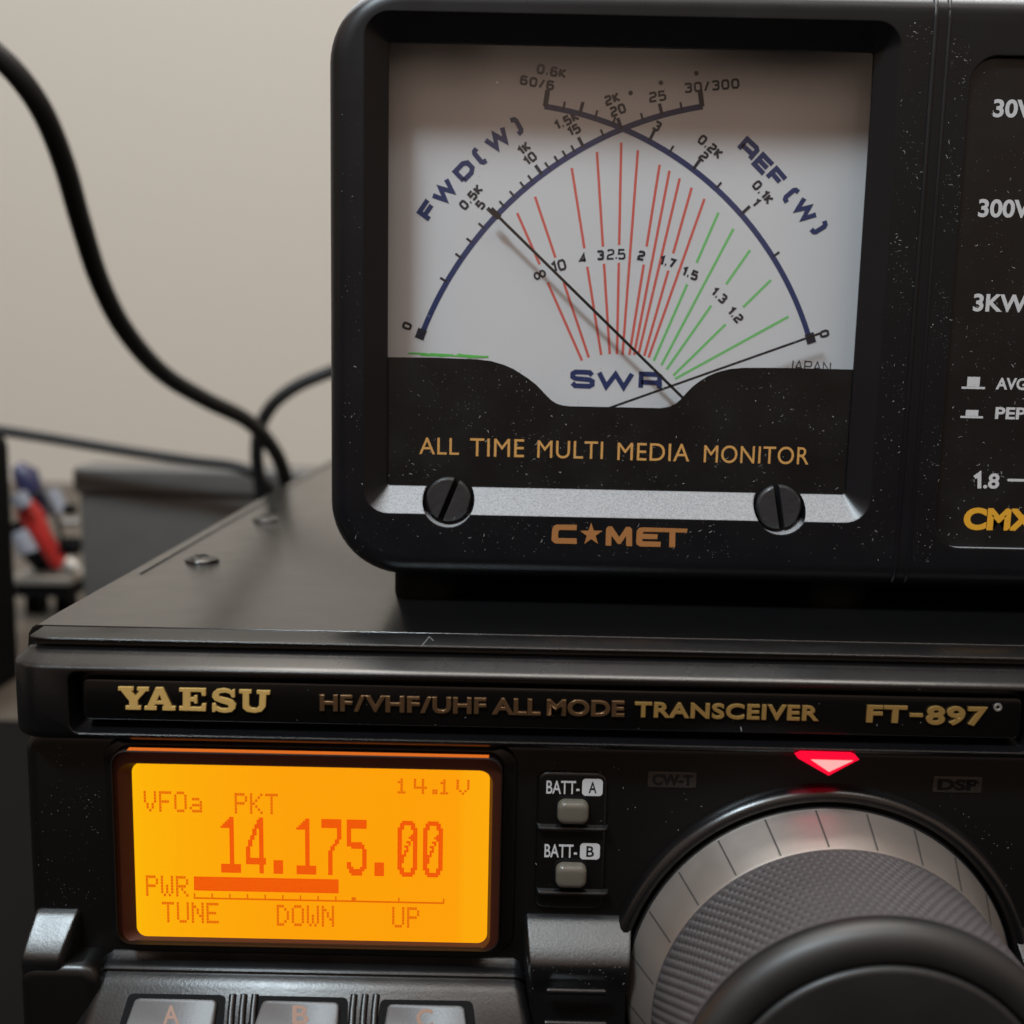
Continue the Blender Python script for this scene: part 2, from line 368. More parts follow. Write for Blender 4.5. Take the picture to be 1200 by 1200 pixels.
# front bezel bar: profile swept along the front and round the left corner
zr = lambda Y, row: (Y, P(300, row, Y)[1])
bar = [(152.8, ZT-.1), (152.4, ZT-.12), zr(151.9, 739.5), zr(149.5, 750.8), zr(149.15, 752.4), zr(149.0, 754.2), (150.6, zr(149.0, 755.5)[1]), (150.6, zr(149, 763)[1]), zr(148.9, 764.6), zr(148.6, 766.4), zr(148.1, 769.2),
       zr(145.6, 781.5), zr(145.15, 784.5), zr(144.9, 786.5), zr(144.82, 789.5), (144.8, 76), zr(144.82, 861), zr(144.95, 865.5), zr(145.3, 868.5), zr(145.8, 869.5), (147.2, 72.0), (152.8, 71.9)]
Y0, RC, XL = 144.8, 5.5, -71.3
def swept(off):
    ry = max(RC-off, .05); rx = max(RC-.4*off, 1.5); pts = [(135, Y0+off)]; xl = XL+.42*off
    for k in range(11):
        a = R(270-90*k/10); pts.append((xl+rx+rx*math.cos(a), Y0+off+ry+ry*math.sin(a)))
    pts.append((xl, 166)); return pts
rings = []
cols = [swept(y-Y0) for y, z in bar]
for i in range(len(cols[0])): rings.append([(cols[j][i][0], cols[j][i][1], bar[j][1]) for j in range(len(bar))])
pocket = MB().rings([(-62.0, 74.3, 72.85, 81.95, 1.4, 143.8), (-62.0, 74.3, 72.85, 81.95, 1.4, 145.0), (-61.3, 73.6, 73.9, 81.2, 1.2, 147.7), (-61.3, 73.6, 73.9, 81.2, 1.2, 148.0)], 5)
cut(MB().loft(rings), [pocket], 'front_bezel', M['radio'], T, 32)
# nameplate and its writing
np_ = MB().rbox(-60.4, 72.9, 145.6, 148.1, 74.6, 80.72, 1.0, .42, 3, 5).build('nameplate', M['gloss'], T)
YN = 145.58
def crop(ox, oy, s): return lambda x, y: P(ox+x/s, oy+y/s, YN)
c1 = crop(120, 780, 5.4545)
mb = MB()
def pg(loops, f, d=.3): mb.prism([[f(*p) for p in l] for l in loops], YN-d, YN+.05)
pg([[(105, 132), (202, 133), (202, 156), (188, 156), (213, 192), (240, 157), (226, 157), (226, 135), (300, 136), (300, 160), (282, 160), (230, 218), (230, 254), (250, 255), (250, 279), (153, 277), (153, 254), (176, 254), (176, 222), (122, 156), (105, 155)]], c1)
pg([[(345, 136), (392, 137), (448, 257), (470, 258), (470, 284), (388, 282), (388, 258), (400, 258), (394, 244), (342, 243), (336, 256), (350, 257), (350, 281), (273, 279), (273, 256), (290, 256)], [(352, 222), (385, 223), (370, 182)]], c1)
pg([[(495, 140), (665, 143), (664, 190), (640, 190), (634, 165), (566, 164), (566, 200), (590, 200), (590, 188), (610, 188), (610, 238), (590, 238), (590, 226), (566, 226), (566, 262), (632, 263), (640, 240), (666, 240), (664, 288), (495, 283), (495, 258), (518, 258), (518, 163), (495, 163)]], c1)
pg([[(850, 150), (850, 200), (830, 200), (820, 178), (793, 169), (758, 172), (745, 183), (752, 194), (800, 207), (836, 220), (856, 244), (852, 272), (828, 292), (790, 298), (750, 293), (728, 282), (722, 293), (705, 292), (705, 238), (726, 238), (736, 258), (760, 270), (796, 272), (812, 262), (806, 248), (764, 236), (722, 220), (704, 196), (710, 168), (734, 148), (775, 142), (810, 148), (828, 160), (834, 150)]], c1)
pg([[(877, 150), (955, 152), (955, 175), (940, 175), (940, 252), (955, 268), (985, 270), (1004, 256), (1008, 178), (990, 178), (990, 155), (1075, 157), (1073, 182), (1050, 182), (1045, 262), (1020, 290), (975, 298), (925, 290), (900, 268), (900, 174), (877, 173)]], c1)
mb.build('lettering', M['goldfoil'], np_, 30)
mb = MB()
for wd, xl, xr in (('HF', 375, 413), ('/', 415, 428), ('VHF', 428, 492), ('/', 493, 506), ('UHF', 507, 570), ('ALL', 577, 634), ('MODE', 641, 732)):
    text(mb, wd, *bb(xl, 813.5+(xl-375)*.0205, 832.5+(xl-375)*.0205, xr, YN), YN-.28, .03, .3)
mb.build('lettering', M['bronze'], np_, 30)
mb = MB(); text(mb, 'TRANSCEIVER', *bb(744, 822, 840, 960, YN), YN-.28, .03, .3, 1.08)
mb.build('lettering', M['golddim'], np_, 30)
mb = MB()
for wd, xl, xr, t, b_ in (('FT', 1016, 1063, 826, 846), ('-', 1066, 1081, 835.5, 839.5), ('897', 1086, 1157, 826.7, 849)):
    text(mb, wd, *bb(xl, t, b_, xr, YN), YN-.28, .035, .3, 1.1)
mb.build('lettering', M['golddim'], np_, 30)
x, z = P(1169.5, 829, 145.55); MB().loft([[(x+r*math.cos(k*math.pi/10), Y, z+r*math.sin(k*math.pi/10)) for k in range(20)] for Y, r in ((145.61, .62), (145.47, .55), (145.47, .3), (145.61, .22))], False, False).build('pin_ring', M['steel'], np_)
# front panel
MB().rbox(-70.4, 131, 148.3, 152.5, 8, 72, 3.5, 1.6, 4).build('front_panel', M['panel'], T)
# ------- display
YS = 147.6
x0, zt = P(156.8, 892.5+.5, YS); x1, zb = P(569.5, 1103.5, YS); xl0 = x0
D = MB()
SX0, SX1, SZ0, SZ1 = P(157.5, 1000, YS)[0], P(572.5, 1000, YS)[0], P(360, 1101, YS)[1], P(360, 897.5, YS)[1]
LX0, LX1, LZ0, LZ1 = P(133, 1000, 145.3)[0], P(587, 1000, 145.3)[0], P(360, 1112, 145.3)[1], P(360, 884.5, 145.3)[1]
disp = MB()
o4 = rrect(LX0-2.0, LX1+2.2, LZ0-1.6, LZ1+1.0, 3.2); i4 = rrect(LX0, LX1, LZ0, LZ1, 2.2)
D = MB().loft([[(x, Y, z) for x, z in q] for q, Y in ((o4, 148.28), (rrect(LX0-1.7, LX1+1.9, LZ0-1.3, LZ1+.7, 3), 147.7), (rrect(LX0-.15, LX1+.15, LZ0-.15, LZ1+.15, 2.3), 147.4), (rrect(LX0-.15, LX1+.15, LZ0-.15, LZ1+.15, 2.3), 148.5))], False, False)
disp = D.build('display', M['panel'], T)
hole = rrect(SX0-1.6, SX1+.45, SZ0-.3, SZ1+.35, 2.0)
mk = MB().prism([rrect(LX0+.05, LX1-.05, LZ0+.05, LZ1-.05, 2.1), hole], 146.3)
mk.loft([[(x, Y, z) for x, z in q] for q, Y in ((hole, 146.3), (rrect(SX0-.5, SX1+.2, SZ0-.15, SZ1+.2, 1.7), 147.1), (rrect(SX0, SX1, SZ0, SZ1, 1.5), YS+.02))], False, False)
mk.build('display_mask', mat('display_mask', (.06, .012, .004), .5), disp, 50)  # red-brown tint put into the black mask to strengthen the screen's halo
MB().prism([rrect(SX0-.6, SX1+.6, SZ0-.6, SZ1+.6, 1.5)], YS+.06).build('screen', M['screen'], disp, 0)
rim = MB().loft([[(x, Y, z) for x, z in q] for q, Y in ((rrect(LX0+.16, LX1-.16, LZ0+.16, LZ1-.16, 2.05), 145.3), (rrect(LX0+.05, LX1-.05, LZ0+.05, LZ1-.05, 2.15), 145.32), (i4, 145.42), (rrect(LX0+.02, LX1-.02, LZ0+.02, LZ1-.02, 2.2), 146.7))], False, False)
rim.build('lens_rim', mat('lens_rim', (.010, .006, .005), .6, spec=.25), disp, 60)
MB().box(LX0+2.3, LX1-2.0, 145.55, 146.65, LZ1-.05, LZ1+.03).build('lens_edge', M['edge'], disp, 0)  # glowing strip stands in for screen light along the lens top
MB().rings([(LX0+.1, LX1-.1, LZ0+.1, LZ1-.1, 2.1, 145.34), (LX0+.1, LX1-.1, LZ0+.1, LZ1-.1, 2.1, 145.5)]).build('lens', M['lens'], disp, 0)
# dot-matrix characters
F5 = {'V': '10001 10001 10001 10001 01010 01010 00100', 'F': '11111 10000 10000 11110 10000 10000 10000', 'O': '01110 10001 10001 10001 10001 10001 01110',
      'a': '00000 00000 01110 00001 01111 10001 01111', 'P': '11110 10001 10001 11110 10000 10000 10000', 'K': '10001 10010 10100 11000 10100 10010 10001',
      'T': '11111 00100 00100 00100 00100 00100 00100', 'W': '10001 10001 10001 10101 10101 10101 01010', 'R': '11110 10001 10001 11110 10100 10010 10001',
      'U': '10001 10001 10001 10001 10001 10001 01110', 'N': '10001 11001 10101 10101 10011 10001 10001', 'E': '11111 10000 10000 11110 10000 10000 11111',
      'D': '11100 10010 10001 10001 10001 10010 11100', '1': '01000 11000 01000 01000 01000 11100', '4': '10010 10010 10010 11111 00010 00010', '.': '000 000 000 000 011 011', 'v': '10001 10001 10001 10001 01010 00100'}
def dots(mb, bits, x0, z0, x1, z1, Y, gap=.1):
    rows = bits.split(); nr = len(rows); nc = len(rows[0]); dx = (x1-x0)/nc; dz = (z1-z0)/nr
    for i, r_ in enumerate(rows):
        for j, c in enumerate(r_):
            if c == '1':
                a = x0+j*dx+gap*dx/2; b = x0+(j+1)*dx-gap*dx/2; t = z1-i*dz-gap*dz/2; u = z1-(i+1)*dz+gap*dz/2
                mb.add([(a, Y, u), (b, Y, u), (b, Y, t), (a, Y, t)], [(0, 1, 2, 3)])
YG = YS-.02
def dotline(mb, s, xl, yt, yb, xr):
    x0, z0, x1, z1 = bb(xl, yt, yb, xr, YG, .0225); widths = [len(F5[c].split()[0])+1 for c in s]; tot = sum(widths)-1; k = 0
    for c, wd in zip(s, widths):
        dots(mb, F5[c], x0+(x1-x0)*k/tot, z0, x0+(x1-x0)*(k+wd-1)/tot, z1, YG); k += wd
mb = MB()
for a in (('VFOa', 168, 926.5, 951, 236.5), ('PKT', 274.6, 929, 953.5, 325.6), ('14.1v', 466, 912, 930, 550.5), ('PWR', 170.5, 1025.5, 1050, 220.5), ('TUNE', 189.5, 1056.5, 1081, 256), ('DOWN', 324, 1060, 1085, 391.5), ('UP', 459.5, 1062.5, 1087, 491.5)):
    dotline(mb, *a)
def lrect(mb, xa, ya, xb, yb, Y=YG): # thin bar following the display's own horizontal
    x0, z0, x1, z1 = bb(xa, ya, yb, xb, Y, .0225); mb.add([(x0, Y, z0), (x1, Y, z0), (x1, Y, z1), (x0, Y, z1)], [(0, 1, 2, 3)])
lrect(mb, 227, 1051.3, 520.5, 1053.3)
for xx in [227+20.7*k for k in range(9)]+[466.5, 519]: lrect(mb, xx, 1046.5+(xx-227)*.0225, xx+1.8, 1051.2+(xx-227)*.0225)
lrect(mb, 412, 1051.5, 417, 1055.5)
mb.build('small_segments', M['segs'], disp, 0)
def big(ch):
    W_, H_ = 9, 25; g = [[0]*W_ for _ in range(H_)]
    def r_(c0, c1, a, b):
        for i in range(a, b+1):
            for j in range(c0, c1+1):
                if 0 <= i < H_ and 0 <= j < W_: g[i][j] = 1
    if ch == '1': r_(4, 5, 0, 21); r_(3, 3, 1, 4); r_(2, 2, 2, 4); r_(1, 1, 3, 4); r_(0, 0, 4, 4); r_(0, 8, 21, 24)
    if ch == '4':
        r_(6, 7, 0, 24)
        for i in range(1, 15): c = int(round(5.4-i*.40)); r_(c, c+1, i, i)
        r_(0, 1, 14, 18); r_(0, 8, 18, 20)
    if ch == '7':
        r_(0, 8, 0, 3); r_(7, 8, 4, 8)
        for i in range(9, 14): c = int(round(7-(i-8)*.7)); r_(c, c+1, i, i)
        r_(3, 4, 14, 24)
    if ch == '5':
        r_(0, 8, 0, 3); r_(0, 1, 4, 11); r_(0, 6, 10, 11); r_(2, 7, 11, 12); r_(7, 8, 13, 20); r_(6, 8, 21, 21); r_(2, 6, 22, 24); r_(1, 2, 21, 23); r_(7, 7, 22, 22); r_(0, 1, 19, 21)
    if ch == '0':
        r_(0, 1, 3, 21); r_(7, 8, 3, 21); r_(2, 6, 0, 1); r_(2, 6, 23, 24); r_(1, 2, 1, 3); r_(6, 7, 1, 3); r_(1, 2, 21, 23); r_(6, 7, 21, 23)
        for i in range(6, 19): c = int(round(6.3-(i-6)*.38)); r_(c, c, i, i); r_(c-1, c-1, i, i) if i % 2 else None
    return ' '.join(''.join(str(v) for v in row) for row in g)
mb = MB()
for ch, a, b in (('1', 258, 281.5), ('4', 287.5, 311), ('1', 347, 370.3), ('7', 376.5, 400), ('5', 406.3, 429.7), ('0', 466, 489.3), ('0', 496, 519.3)):
    yt = 957+(a-258)*.0225; dots(mb, big(ch), *bb(a, yt, yt+65.5, b, YG, .0225), YG, .02)
for a in (320.5, 438.8):
    yt = 957+(a-258)*.0225; dots(mb, ' '.join(['1111']*6), *bb(a, yt+49.5, yt+65.5, a+11.2, YG, .0225), YG, .02)
dots(mb, ' '.join(['1'*58]*6), *bb(227, 1027, 1043.5, 396.8, YG, .0225), YG, .03)
mb.build('large_segments', M['seg'], disp, 0)
# ------- display surround, shoulders and function keys
def zrow(px, py, Y): return P(px, py, Y)[1]
def ridge(rows, x_of, name, m, smooth=40, under=6):        # [(Y, row at x=300)], extruded in x
    pr = [(Y, z) for Y, z in rows]
    return pr
pr = [(Y, zrow(300, py, Y)) for Y, py in ((148.4, 1114.5), (148.2, 1117), (147.75, 1121), (147.2, 1127), (146.8, 1129.5), (146.1, 1132.5), (145.6, 1136), (145.35, 1138.8), (145.75, 1140), (145.6, 1142), (145.2, 1144.5), (144.5, 1152), (143.85, 1159.5), (143.65, 1162.5))]
ka, kb = (143.65, pr[-1][1]), (138.1, zrow(300, 1227, 138.1))
pr += [kb, (137.6, kb[1]-2), (137.4, 12), (148.5, 12)]
n = len(pr); xa, xb = -58.0, 1.6
rings = []
for x, k in ((xa-7.0, -6.0), (xa-3.4, -3.2), (xa-1.9, -1.5), (xa-1.0, -.5), (xa, 0), (xb, 0), (xb+.8, -.35), (xb+1.3, -1.1), (xb+1.8, -2.2)):
    rings.append([(x+ (0 if y > 145.3 else (.25*(145.3-y) if x > -20 else -.12*(145.3-y))), min(y-k*.8, 148.6), z+k*.8 if i < n-2 else z) for i, (y, z) in enumerate(pr)])
ks = MB().loft(rings).build('key_surround', M['grain'], T, 38)
def on_key(px, py, out=0.0):
    q = PL(px, py, ka, kb); nrm = Vector((0, kb[1]-ka[1], -(kb[0]-ka[0]))).normalized()
    if nrm.y > 0: nrm = -nrm
    return tuple(Vector(q)+nrm*out)
def key_poly(c, out0, out1, ins=2.0, r=5):
    def rc(c, r):
        out = []
        for i in range(4):
            p = Vector(c[i]); a = Vector(c[i-1])-p; b = Vector(c[(i+1) % 4])-p; a.normalize(); b.normalize()
            for t in range(6):
                s = t/5; q = (p+a*r)*(1-s)**2+p*2*s*(1-s)+(p+b*r)*s**2; out.append((q.x, q.y))
        return out
    m_ = sum((Vector(p) for p in c), Vector((0, 0)))/4
    inner = [tuple(Vector(p)+(m_-Vector(p)).normalized()*ins*1.4) for p in c]
    A, B = rc(c, r), rc(inner, r)
    return MB().loft([[on_key(x, y, out0) for x, y in A], [on_key(x, y, (out0*.3+out1*.7)) for x, y in A], [on_key(x, y, out1) for x, y in B]])
keys = (('A', [(160, 1171), (255, 1173), (247, 1232), (138, 1232)], (202, 1191)), ('B', [(309, 1173.5), (398, 1176), (395, 1234), (288, 1234)], (353, 1191)), ('C', [(455, 1178), (544, 1180), (551, 1238), (445, 1238)], (498, 1195)))
for ch, c, lc in keys:
    wl = [(c[0][0]-9, c[0][1]-7), (c[1][0]+10, c[1][1]-7), (c[2][0]+12, c[2][1]+8), (c[3][0]-10, c[3][1]+8)]
    key_poly(wl, -.1, .015, 0.1, 7).build('key_well', M['black'], ks, 0)
    k = key_poly(c, -.05, .75, 1.2, 6).build('function_key', M['key'], T, 50)
    vs, fs, asp = glyphs(ch, .02); mb = MB()
    mb.add([on_key(lc[0]+(u-.5)*19, lc[1]-(v-.5)*22+(u-.5)*.4, .78) for u, v in vs], fs); mb.build('lettering', M['orange'], k, 0)
mb = MB()
for xx in (270, 283, 296, 412, 425, 438):
    mb.tube([on_key(xx+3, 1166, .05), on_key(xx+1, 1185, .1), on_key(xx-2, 1235, .1)], .55, 8)
mb.build('rib', M['panel'], ks, 50)
def shoulder(corner, pxc, top, xs, name='shoulder'):    # stepped block that bulges forward under the panel
    rows = ((148.4, 0), (147.9, 2.5), (147.2, 9), (146.4, 18), (145.6, 27), (144.8, 36), (144.1, 44.5), (143.5, 52.5), (143.15, 58), (143.0, 63), (143.1, 69), (143.7, 80), (144.6, 96))
    pp = [(Y, zrow(pxc, top+d, Y)) for Y, d in rows]+[(144.9, 12), (148.4, 12)]
    mb = MB(); rings = []
    for x0_, x1_, k in xs: rings.append([(x0_+(x1_-x0_)*min(1, max(0, (pp[0][1]-z)/8)), min(y+k, 148.5), z-k) for y, z in pp])
    mb.loft(rings); return mb.build(name, M['grain'], T, 35)
shoulder(None, 70, 1064, ((-70.2, -70.2, 1.6), (-69.4, -69.9, .3), (-69.0, -69.5, 0), (-63.3, -65.0, 0), (-62.9, -64.6, .35), (-62.8, -64.5, 1.4)))
shoulder(None, 675, 1071, ((3.0, 4.0, 1.4), (3.15, 4.2, .35), (3.5, 4.5, 0), (18.9, 18.0, 0)))
shoulder(None, 1190, 1086, ((75.5, 76.3, 0), (131, 131, 0)))
mb = MB(); x0, z0, x1, z1 = bb(640, 1158, 1165, 711, 142.6); mb.rbox(x0, x1, 142.3, 143, z0, z1, .35, .3, 3)
x0, z0, x1, z1 = bb(637, 1196, 1204, 712, 142.6); mb.rbox(x0, x1, 142.3, 143, z0, z1, .35, .3, 3)
mb.build('relief_bar', M['radio'], T)
MB().rbox(-70.3, -58.5, 143.15, 148.6, 8, P(90, 1133, 143.15)[1], 3, 1.6).build('lower_panel', M['panel'], T)
# ------- battery buttons in their frame
bx0, bz0, bx1, bz1 = bb(630, 904, 1064, 712.5, 147.7)
bf = MB().rbox(bx0, bx1, 147.65, 148.5, bz0, bz1, 1.6, .5, 4).build('button_frame', M['panel'], T)
mb = MB()
for yy in (968.5, 1044):
    x0, z0, x1, z1 = bb(628, yy, yy+6, 713.5, 147.1)
    mb.loft([[(x0+.5, 147.8, z0-.1), (x1-.5, 147.8, z0-.1), (x1, 147.8, z1+.25), (x0, 147.8, z1+.25)], [(x0+.75, 146.9, z0+.2), (x1-.75, 146.9, z0+.2), (x1-.3, 146.9, z1-.1), (x0+.3, 146.9, z1-.1)]])
mb.build('button_ledge', M['radio'], bf)
mb = MB(); YL = 147.63
for xl, yt, yb, xr in ((640.5, 914.5, 930, 679.5), (638.3, 989, 1004.5, 676.5)): text(mb, 'BATT-', *bb(xl, yt, yb, xr, YL), YL, .012)
mb2 = MB()
for xl, yt, yb, xr, ch in ((682.5, 912.5, 932.5, 706.7, 'A'), (680, 988, 1007, 703.3, 'B')):
    x0, z0, x1, z1 = bb(xl, yt, yb, xr, YL); mb.prism([rrect(x0, x1, z0, z1, .55, 5)], YL)
    text(mb2, ch, x0+.32*(x1-x0), z0+.17*(z1-z0), x1-.3*(x1-x0), z1-.17*(z1-z0), YL-.03, .012)
mb.build('lettering', M['white'], bf, 0); mb2.build('letter_mark', M['print_black'], bf, 0)
for xl, yt, yb, xr in ((653.5, 938, 965, 690.5), (651.5, 1012.5, 1039.5, 688)):
    x0, z0, x1, z1 = bb(xl, yt, yb, xr, 146.7)
    MB().rbox(x0-.25, x1+.25, 147.4, 147.9, z0-.3, z1+.3, 1.1, .2, 2).build('button_collar', M['black'], bf)
    MB().rbox(x0, x1, 145.9, 147.9, z0, z1, 1.15, .85, 6).build('battery_button', M['button'], T, 60)
# ------- unlit indicator windows, red lamp
for wd, xl, yt, yb, xr in (('CW-T', 759.5, 904, 922.5, 816.5), ('DSP', 1094, 909.5, 928.5, 1151.5)):
    x0, z0, x1, z1 = bb(xl, yt, yb, xr, 148.2); lw = MB().rbox(x0, x1, 148.15, 148.4, z0, z1, .3, .1, 2).build('indicator_window', M['dim'], T)
    mb = MB(); text(mb, wd, x0+.09*(x1-x0), z0+.15*(z1-z0), x1-.07*(x1-x0), z1-.15*(z1-z0), 148.13, .05); mb.build('lettering', M['print_black'], lw, 0)
A_ = [(941, 884), (1001, 886), (1007, 890), (971, 909), (935, 888.5)]
f1 = [P(x, y, 142.9) for x, y in ((950, 890), (1000, 891.2), (971.5, 904.5))]
gem = [(*P(x, y, 143.6), 143.6) for x, y in A_]; gem = [(x, Y, z) for x, z, Y in gem]
back = [(x, 150.1, z) for x, Y, z in gem]; gem += [(x, 142.9, z) for x, z in f1]+back
lamp = MB().add(gem, [(0, 1, 2, 6, 5), (0, 5, 4), (4, 5, 7, 3), (3, 7, 6, 2)]+[(i, (i+1) % 5, (i+1) % 5+8, i+8) for i in range(5)]).build('indicator_lamp', M['lampred'], T, 0)
MB().add([(x, 142.89, z) for x, z in f1], [(0, 1, 2)]).build('lamp_face', M['lamppink'], lamp, 0)
# ------- tuning knob
KX, KZ = 47.0, 34.7
mb = MB(); n = 90; rings = []
for k in range(n+1):
    a = R(-12+204*k/n); e = min(1, min(k, n-k)/3+.55)
    rings.append([(KX+(30.35+1.35*e*math.cos(t))*math.cos(a), 148.3+2.2*e*math.sin(t), KZ+(30.35+1.35*e*math.cos(t))*math.sin(a)) for t in [2*math.pi*j/14 for j in range(14)]])
mb.loft(rings); mb.build('knob_ring', M['radio'], T, 60)
kn = MB().lathe(KX, KZ, [(150.1, 28.2), (148.4, 28.35), (147.4, 28.75), (147.0, 28.75), (146.7, 28.55)], 120).build('tuning_knob', M['knob'], T)
MB().lathe(KX, KZ, [(147.1, 28.4), (146.65, 28.5), (146.3, 28.3), (140.0, 25.95), (139.6, 25.7), (139.6, 24)], 160, (False, False)).build('skirt', M['silver'], kn)
mb = MB()
for k in range(24):
    a = R(4.5+15*k); da = R(.26); vs = []
    for y, r in ((146.35, 28.42), (139.9, 26.0)):
        for s_ in (-da, da): vs.append((KX+(r+.015)*math.cos(a+s_), y-.012, KZ+(r+.015)*math.sin(a+s_)))
    mb.add(vs, [(0, 1, 3, 2)])
mb.build('tick_marks', mat('groove_dark', (.05, .043, .038), .6), kn, 0)
NC, NR = 124, 17; mb = MB(); rings = []
ny = NR*6; nt_ = NC*6
for i in range(ny+1):
    y = 139.7-(139.7-122.3)*i/ny; base_r = 25.75-.25*i/ny; ring = []
    for j in range(nt_):
        a = 2*math.pi*j/nt_; u = NC*a/2/math.pi; v = NR*i/ny
        q = u+v*.42+.32*abs((v % 1)-.5)
        hgt = max(0, math.cos(2*math.pi*q)+.15)*max(0, math.cos(2*math.pi*(v+.5))*.6+.55)
        r = base_r-(.58*min(1, hgt) if 3 < i < ny-3 else 0)-(.25 if i == 0 else 0); ring.append((KX+r*math.cos(a), y, KZ+r*math.sin(a)))
    rings.append(ring)
MB().loft(rings, False, False).build('grip', M['rubber'], kn, 60)
MB().lathe(KX, KZ, [(122.4, 25.2), (122.0, 25.55), (121.0, 25.6), (120.0, 25.35), (119.2, 24.7), (118.75, 23.8), (118.6, 22.9), (118.6, 21.7), (118.75, 21.45), (119.7, 21.35), (119.7, 21.05), (118.7, 20.95), (118.35, 20.7), (118.25, 20.2), (118.4, 15), (118.6, 0.05)], 160, (False, True)).build('knob_cap', M['knob'], kn, 50)
for x in (-55, 115):
    for y in (170, 380): MB().rbox(x-7, x+7, y, y+14, (2.1 if y < 300 else .0), 8.2, 3, 1).build('rubber_foot', M['black'], T)

# =================================================================== THE METER
G = thing('power_meter', 'black cross-needle power meter with dusty clear window, standing on the transceiver', 'meter', (95, 225, ZT))
MX0, MX1, MZ0, MZ1 = -29.6, 220, 91.1, 183
case = MB().rbox(MX0, MX1, 170, 276, MZ0, MZ1, 12, 3.6, 8, 14)
frus = MB().rings([(-23.9, 57.5, 101.6, 178.2, 3.9, 168), (-23.9, 57.5, 101.6, 178.2, 3.9, 170), (-20.5, 54.42, 105.7, 174.62, .5, 173.2), (-20.5, 54.42, 105.7, 174.62, .5, 173.9)], 8)
cav = MB().box(-23.4, 57.6, 173.45, 183, 101, 178)
SCR = [(-10.35, 103.75, 22), (43.4, 103.65, -11)]
holes = [MB().lathe(x, z, [(168, 4.25), (173.6, 4.2)], 48) for x, z, _ in SCR]
lab = MB().rings([(68.2, 212, 97.9, 173.6, 4.2, 168), (68.2, 212, 97.9, 173.6, 4.2, 171.0)], 8)
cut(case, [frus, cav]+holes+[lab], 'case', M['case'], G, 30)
mb = MB()
for x, r_ in ((62.35, .42), (64.45, .36)): mb.tube([(x, 171.4, 91.9), (x, 170.4, 93.3), (x, 170.14, 95.2), (x, 170.14, 178.8), (x, 170.75, 181.6), (x, 173.5, 182.95)], r_, 10)
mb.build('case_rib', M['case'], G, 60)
YD = 179.5
dp = MB().box(-23.3, 57.5, YD, 180.4, 101.2, 177.9).build('dial_plate', M['dial'], G, 0)
def D2(px, py): return P(px, py, YD)
FC, FR = (39.19, 109.80), 58.48; RC_, RR = (-3.05, 112.37), 55.01
def arc(mb, c, r, p0, p1, wd, Y):
    a0 = math.atan2(p0[1]-c[1], p0[0]-c[0]); a1 = math.atan2(p1[1]-c[1], p1[0]-c[0]); n = 60
    mb.ribbon([(c[0]+r*math.cos(a0+(a1-a0)*k/n), c[1]+r*math.sin(a0+(a1-a0)*k/n)) for k in range(n+1)], wd, Y)
mb = MB(); arc(mb, FC, FR, D2(491, 393), D2(823.5, 124), .92, YD-.03); mb.build('scale_arc', M['ink'], dp, 0)
mb = MB(); arc(mb, RC_, RR, D2(638, 124), D2(949, 399), .88, YD-.04); mb.build('scale_arc', M['ink'], dp, 0)
mb = MB()
def tick(c, r, px, py, ln, wd, inn=0):
    q = D2(px, py); d = Vector((q[0]-c[0], q[1]-c[1])).normalized()
    mb.ribbon([(c[0]+d.x*(r-inn), c[1]+d.y*(r-inn)), (c[0]+d.x*(r+ln), c[1]+d.y*(r+ln))], wd, YD-.05)
for px, py in ((525, 331), (541, 302.5), (554, 285), (567.5, 267.5), (592, 243), (602.5, 230), (614, 219), (624, 212.5), (642.5, 196), (654, 190), (664, 185), (674, 179), (707.5, 160), (754, 142.5), (798.6, 127)): tick(FC, FR, px, py, 1.3, .36)
for px, py in ((634, 203), (684, 173), (728, 150), (776, 135.5)): tick(FC, FR, px, py, 1.85, .55)
tick(FC, FR, 580, 252.5, 1.9, .6); tick(FC, FR, 822.5, 124, 2.6, .8); tick(FC, FR, 492, 391, .95, 1.7, .6)
for px, py in ((660, 129), (697.5, 138), (717.5, 147), (784.4, 179), (839, 221), (905.4, 300.7)): tick(RC_, RR, px, py, 1.3, .36)
for px, py in ((761, 164.7), (812, 198.7), (868.6, 251)): tick(RC_, RR, px, py, 1.9, .5)
tick(RC_, RR, 680, 132, 1.9, .55); tick(RC_, RR, 639, 124.5, 2.6, .8); tick(RC_, RR, 948, 397, .95, 1.7, .6)
mb.build('scale_ticks', M['inkb'], dp, 0)
mb = MB()
def dt(txt, px, py, ang, h=1.22, wd=.39, gap=.38, ax=1.12): stroke(mb, txt, *D2(px, py), h, ang, YD-.03, wd, gap, ax)
dt('0.5K', 552, 231, 48); dt('5', 563, 240, 48); dt('1K', 614, 174, 40); dt('10', 621, 186, 40)
dt('1.5K', 664, 141.5, 27); dt('15', 672.5, 152.5, 27); dt('2K', 717.5, 116, 20); dt('20', 724, 129, 20)
dt('25', 770.5, 113, 9, 1.3, .35, .36, 1.2); dt('30/300', 834, 100.5, 6, 1.25, .35, .4, 1.25); dt('60/6', 629.5, 97, -9, 1.15, .38, .42, 1.3); dt('0.6K', 646.5, 83.5, -9, 1.2, .4, .38, 1.2)
dt('3', 770, 147.7, -28); dt('0.2K', 832.5, 172, -38); dt('2', 824.7, 183.5, -38); dt('0.1K', 894, 225.5, -48); dt('1', 885.6, 237, -48)
dt('0', 477, 382, 70, 1.2); dt('0', 966, 391, -72, 1.2)
dt('o', 632.5, 322, 22, 1.75, .32); dt('10', 654.5, 311.5, 16, 1.45); dt('4', 683, 302.5, 9); dt('3', 703.5, 299, 4); dt('2.5', 722, 298, 2, 1.42, .3, .2)
